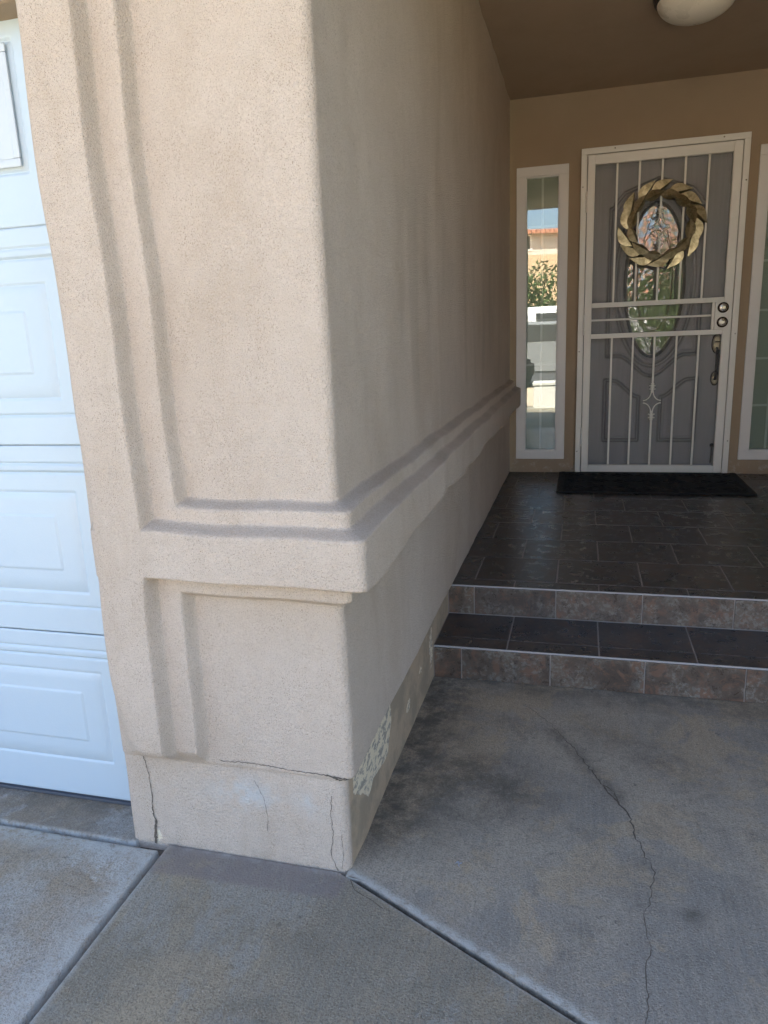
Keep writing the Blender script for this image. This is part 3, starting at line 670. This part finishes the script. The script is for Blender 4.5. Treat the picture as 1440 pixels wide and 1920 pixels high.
# ------------------------------------------------------------------ wreath
wr = thing('wreath', 'round gold metal leaf wreath hanging on the white security door', 'wreath', (.937, yl0-.01, 1.828))
def leaf_mesh(L, Wd, fold, camber):
    n = 12; v = []; f = []; th = .0012
    for s_ in (0, 1):
        for i in range(n+1):
            t = i/n; ww = Wd*math.sin(PI*t**.85)**1.05*.5 if 0 < t < 1 else .0005
            y0_ = -camber*math.sin(PI*t)
            for sd_, k in ((-1, 1.0), (-.5, .35), (0, 0), (.5, .35), (1, 1.0)):
                v.append((t*L-L/2, y0_+fold*abs(sd_)*ww/(Wd*.5)+th*s_, sd_*ww))
    m_ = 5
    for s_ in (0, 1):
        o0 = s_*(n+1)*m_
        for i in range(n):
            for k in range(m_-1):
                q = (o0+i*m_+k, o0+i*m_+k+1, o0+(i+1)*m_+k+1, o0+(i+1)*m_+k); f.append(q if s_ == 0 else q[::-1])
    o0 = (n+1)*m_
    for i in range(n):
        for k in (0, m_-1): f.append((i*m_+k, (i+1)*m_+k, o0+(i+1)*m_+k, o0+i*m_+k))
    mb = MB(); mb.add(v, f); return mb
lo = leaf_mesh(.152, .076, .032, .004).build('leaf', GOLD, wr, False); li = leaf_mesh(.126, .062, .027, .004).build('leaf', GOLD, wr, False)
rl = random.Random(5)
for ring, (src, n_, rad, ya, tilt) in enumerate(((lo, 14, .212, -.020, .46), (li, 12, .174, -.042, .16))):
    for i in range(n_):
        a = PI/2-2*PI*(i+.5*ring)/n_+rl.uniform(-.05, .05)
        o = src if i == 0 else src.copy()
        if i: C.objects.link(o); o.parent = wr
        r_ = rad+rl.uniform(-.008, .008)
        px, pz = r_*math.cos(a), r_*math.sin(a)
        tang = math.atan2(-math.cos(a), math.sin(a))      # clockwise
        ang = tang+tilt+rl.uniform(-.12, .12)
        roll = rl.uniform(-.12, .12)+(.56 if ring == 0 else .30)
        Rm = Matrix.Rotation(-ang, 4, 'Y') @ Matrix.Rotation(roll, 4, 'X') @ Matrix.Rotation(rl.uniform(.03, .13), 4, 'Z')
        o.matrix_local = Matrix.Translation((px, ya+rl.uniform(-.006, .004), pz)) @ Rm
MB().tube([(.19*math.cos(t), -.004, .19*math.sin(t)) for t in np.linspace(0, 2*PI, 49)[:-1]], .004, 8, closed=True).build('ring', BRONZE, wr, True)

# ------------------------------------------------------------------ doormat
dm = thing('doormat', 'black rubber doormat lying on the tiles in front of the door', 'doormat', (.91, 3.41, ZP))
b = MB(); b.box(-.563, .560, -.315, .325, .002, .014, .003); b.build('mat_base', RUB, dm)
b = MB()
for i in range(7):
    for k in range(3):
        x, y = -.46+i*.153, -.2+k*.205
        for a in range(0, 360, 60):
            t = math.radians(a); b.tube([(x+.012*math.cos(t), y+.012*math.sin(t), .015), (x+.05*math.cos(t+.25), y+.05*math.sin(t+.25), .016), (x+.07*math.cos(t-.1), y+.07*math.sin(t-.1), .0145)], [.005, .006, .003], 5)
for s in (-1, 1):
    for i in range(44): b.box(s*.535-.012, s*.535+.012, -.30+i*.0141, -.293+i*.0141, .0135, .0175, .001)
b.build('mat_relief', RUB, dm)

# ------------------------------------------------------------------ ceiling lamp
cl = thing('ceiling_lamp', 'unlit white dome lamp on the dark porch ceiling', 'ceiling lamp', (.935, 2.53, ZC))
MB().lathe([(.12, 0), (.175, -.002), (.182, -.016), (.178, -.034), (.165, -.040), (.15, -.036)], 0, 0, 0, 'z', 48).build('lamp_base', BRONZE, cl, True)
MB().lathe([(.166, -.034)]+[(.166*math.cos(t), -.036-.088*math.sin(t)) for t in np.linspace(.05, PI/2-.03, 14)], 0, 0, 0, 'z', 48).build('lamp_shade', OPAL, cl, True, 80)

# small debris on the walk
b = MB(); 
for k in range(4):
    a = (.3, 1.9, 2.6, 4.6)[k]; b.tube([(.226, .081, .0035), (.226+.005*math.cos(a), .081+.006*math.sin(a), .004), (.226+.010*math.cos(a+.5), .081+.011*math.sin(a+.5), .002)], [.0018, .0014, .0005], 5)
tag(b.build('lint_scrap', paint('pale_scrap', (.30, .32, .35), .8)), 'tiny pale scrap lying on the concrete walk near the wall', 'litter')

# ------------------------------------------------------------------ street behind the viewer (seen in the glass)
tag(MB().box(-5.6, 5, -8.5, -3.61, -.029, .0).build('lower_driveway', paint('sun_bounce_concrete', (.50, .42, .31), .9)), kind='structure')  # colour made paler and warmer to bounce sun onto the house
bpy.data.objects['lower_driveway'].data.attributes.new('mark', 'FLOAT_COLOR', 'POINT')
tag(MB().box(-60, 60, -17, -9.0, -.029, -.012).build('street', ASPH), kind='structure')
tag(MB().box(-60, 60, -18.6, -17.0, -.029, .1, .02).build('far_pavement', paint('pavement_concrete', (.36, .34, .31), .9)), kind='structure')
tag(MB().box(-60, 60, -60, -18.6, -.0295, .05).build('far_lawn', GRASS), kind='structure')
def far_house(x0, x1, y, wallc, lab, h1=3.2, h2=5.2, flat=False, upc=None):
    t = thing('far_house', lab, 'house', ((x0+x1)/2, y, 0)); hw = (x1-x0)/2
    wm = paint('far_wall', wallc, .9); MB().box(-hw, hw, -8, 0, 0, h1).build('wall', wm, t); MB().box(-hw+.3, hw-.3, -8, -2.6, h1, h2).build('upper_wall', paint('far_upper_wall', upc or wallc, .9), t)
    r = MB()
    for (xa_, xb2, yf_, yb2, z) in ((-hw-.5, hw+.5, .6, -2.7, h1), (-hw-.2, hw+.2, -2.2, -9, h2)):
        if flat and z == h1: continue
        yr = (yf_+yb2)/2 if z == h2 else yb2; zr = z+((.45 if flat else 1.3) if z == h2 else 1.1)
        r.add([(xa_, yf_, z), (xb2, yf_, z), (xb2-1, yr, zr), (xa_+1, yr, zr), (xa_, yb2, z), (xb2, yb2, z), (xa_, yf_, z-.15), (xb2, yf_, z-.15)], [(0, 1, 2, 3), (3, 2, 5, 4), (0, 3, 4), (1, 5, 2), (6, 7, 1, 0)])
    r.build('roof', ROOF, t)
    for x in (-hw*.55, -.1*hw, hw*.5):
        f = MB().box(x-.75, x+.75, -2.62, -2.57, h2-.85, h2-.15, .01).build('window', VINYL, t); MB().box(x-.65, x-.04, -2.57, -2.56, h2-.77, h2-.23).box(x+.04, x+.65, -2.57, -2.56, h2-.77, h2-.23).build('pane', DARK, f)
    g = MB().box(-hw*.8, -hw*.8+4.8, .0, .04, 0, 2.3, .01).build('garage_door', paint('far_garage', (.72, .70, .66), .6), t)
far_house(-10, 1.5, -24.5, (.66, .46, .28), 'two storey house across the street with peach garage wing and pale upper floor', 4.4, 5.65, True, (.55, .52, .47))
far_house(2.6, 13, -25, (.50, .48, .46), 'grey two storey house with orange tile roof across the street, right of the two')
def shrub(name, lab, cat, x, y, rx_, ry_, z0, z1, n, trunk=False, grp=None, ls=.11):
    t = thing(name, lab, cat, (x, y, 0), grp); r = random.Random(int(x*100+y*7)); b = MB(); blobs = [(r.uniform(-.6, .6)*rx_, r.uniform(-.6, .6)*ry_, r.uniform(.2, .8), r.uniform(.35, .6)) for _ in range(12)]
    for i in range(n):
        q = blobs[i % 12]; d = Vector((r.gauss(0, 1), r.gauss(0, 1), r.gauss(0, 1))).normalized()*(r.random()**.4)
        c = Vector((q[0]+d.x*rx_*q[3], q[1]+d.y*ry_*q[3], z0+(z1-z0)*min(1, max(0, q[2]+d.z*q[3]*.55)))); e = Vector((r.gauss(0, 1), r.gauss(0, 1), r.gauss(0, 1))).normalized(); g = e.orthogonal().normalized()
        s = ls*r.uniform(.6, 1.3); b.add([c-e*s, c+g*s*.45, c+e*s, c-g*s*.45], [(0, 1, 2, 3)])
    b.build('crown' if trunk else 'foliage', LEAF, t)
    tk = MB(); tk.tube([(0, 0, 0), (.05, 0, z0*.6+.2), (0, .05, (z0+z1)/2)], [.16, .12, .05] if trunk else [.05, .04, .02], 8); tk.build('trunk' if trunk else 'stem', BARK, t)
shrub('garden_tree', 'leafy green tree by the kerb, behind the viewer', 'tree', 2.4, -8.2, 1.5, 1.2, .5, 2.7, 5200, True, ls=.13)
shrub('hedge_bush', 'green bush in front of the peach garage wing across the street', 'bush', -1.6, -20.5, 2.2, 1.2, .2, 3.7, 8000, ls=.09)
shrub('hedge_bush', 'green bush between the two houses across the street', 'bush', 2.0, -21, 1.4, 1.2, .2, 2.6, 2600, ls=.16)
pt = thing('palm_tree', 'tall palm tree across the street with drooping fronds', 'tree', (4.1, -21.5, 0)); MB().tube([(0, 0, 0), (.1, 0, 3), (.0, 0, 6.2)], [.22, .17, .15], 10).build('trunk', BARK, pt)
b = MB()
for k in range(26):
    a = k*2.4; el = random.uniform(-.3, 1.1); L = 1.9; pp = [Vector((math.cos(a)*L*t*math.cos(el), math.sin(a)*L*t*math.cos(el), 6.2+L*t*math.sin(el)-.9*t*t*L)) for t in np.linspace(0, 1, 14)]
    for p0, p1 in zip(pp[:-1], pp[1:]):
        sdv = (p1-p0).cross(Vector((0, 0, 1))).normalized()
        for s in (-1, 1): b.add([p0, p0+(p1-p0)*.5, p0+sdv*s*.38+Vector((0, 0, -.16))+(p1-p0)*1.2], [(0, 1, 2)])
b.build('crown', LEAF, pt)
def car(name, lab, cat, x, y, rz_, prof, W_, paintm, wheels, roofspan):
    t = thing(name, lab, cat, (x, y, 0)); t.rotation_euler = (0, 0, rz_); b = MB(); n = len(prof)
    secs = [(-W_/2, .94), (-W_/2+.06, 1.), (W_/2-.06, 1.), (W_/2, .94)]; v = []
    for yy, s in secs: v += [(px*(1 if s == 1 else .985), yy*(1-.16*max(0, (pz-.95)/.8)), .25+(pz-.25)*s) for px, pz in prof]
    f = [(k*n+i, k*n+(i+1) % n, (k+1)*n+(i+1) % n, (k+1)*n+i) for k in range(3) for i in range(n)]+[tuple(range(n)), tuple(range(3*n, 4*n))]
    b.add(v, f); b.build('body', paintm, t, True, 30)
    (gx0, gx1, gz0, gz1, gx2, gx3) = roofspan
    for s in (-1, 1):
        g = MB()
        k0_ = W_/2*(1-.16*max(0, (gz0-.95)/.8))+.004; k1_ = W_/2*(1-.16*max(0, (gz1-.95)/.8))+.004
        g.add([(gx0, s*k0_, gz0), (gx1, s*k0_, gz0), (gx3, s*k1_, gz1), (gx2, s*k1_, gz1)], [(0, 1, 2, 3)])
        g.build('side_window', DARK, t)
    for wx_ in wheels:
        for s in (-1, 1):
            wh = MB().lathe([(.2, -.1), (.31, -.1), (.33, -.07), (.33, .07), (.31, .1), (.2, .1)], 0, 0, 0, 'y', 24).build('wheel', RUB, t, True); wh.location = (wx_, s*(W_/2-.08), .33)
            rm = MB().lathe([(.19, -.105), (.2, 0), (.19, .105)], 0, 0, 0, 'y', 20).build('rim', STEEL, wh)
CARW = paint('white_car_paint', (.78, .78, .77), .15, 0, dirt=.02); CARS = paint('silver_car_paint', (.20, .21, .22), .2, 0, dirt=.02)
car('parked_van', 'white van parked in the street behind the viewer', 'van', -.6, -14.5, 0, [(-2.4, .4), (-2.45, .9), (-2.35, 1.9), (1.3, 1.95), (1.9, 1.3), (2.5, 1.1), (2.55, .45)], 1.9, CARW, (-1.5, 1.6), (.4, 1.6, 1.15, 1.75, .4, 1.2))
car('parked_car', 'silver car parked at the kerb behind the viewer', 'car', -.1, -8.3, 0, [(-2.2, .35), (-2.25, .85), (-1.5, .98), (-.9, 1.42), (.5, 1.42), (1.1, .98), (2.1, .82), (2.2, .38)], 1.75, CARS, (-1.35, 1.35), (-1.3, .95, .98, 1.34, -.85, .45))
bn = thing('storage_box', 'white lidded storage box on the driveway behind the viewer', 'box', (.20, -3.2, 0)); WB = paint('white_plastic', (.72, .72, .68), .5, 0)
MB().box(-.2, .2, -.16, .16, 0, .36, .015).build('bin', WB, bn); MB().box(-.215, .215, -.175, .175, .363, .42, .012).build('lid', WB, bn)
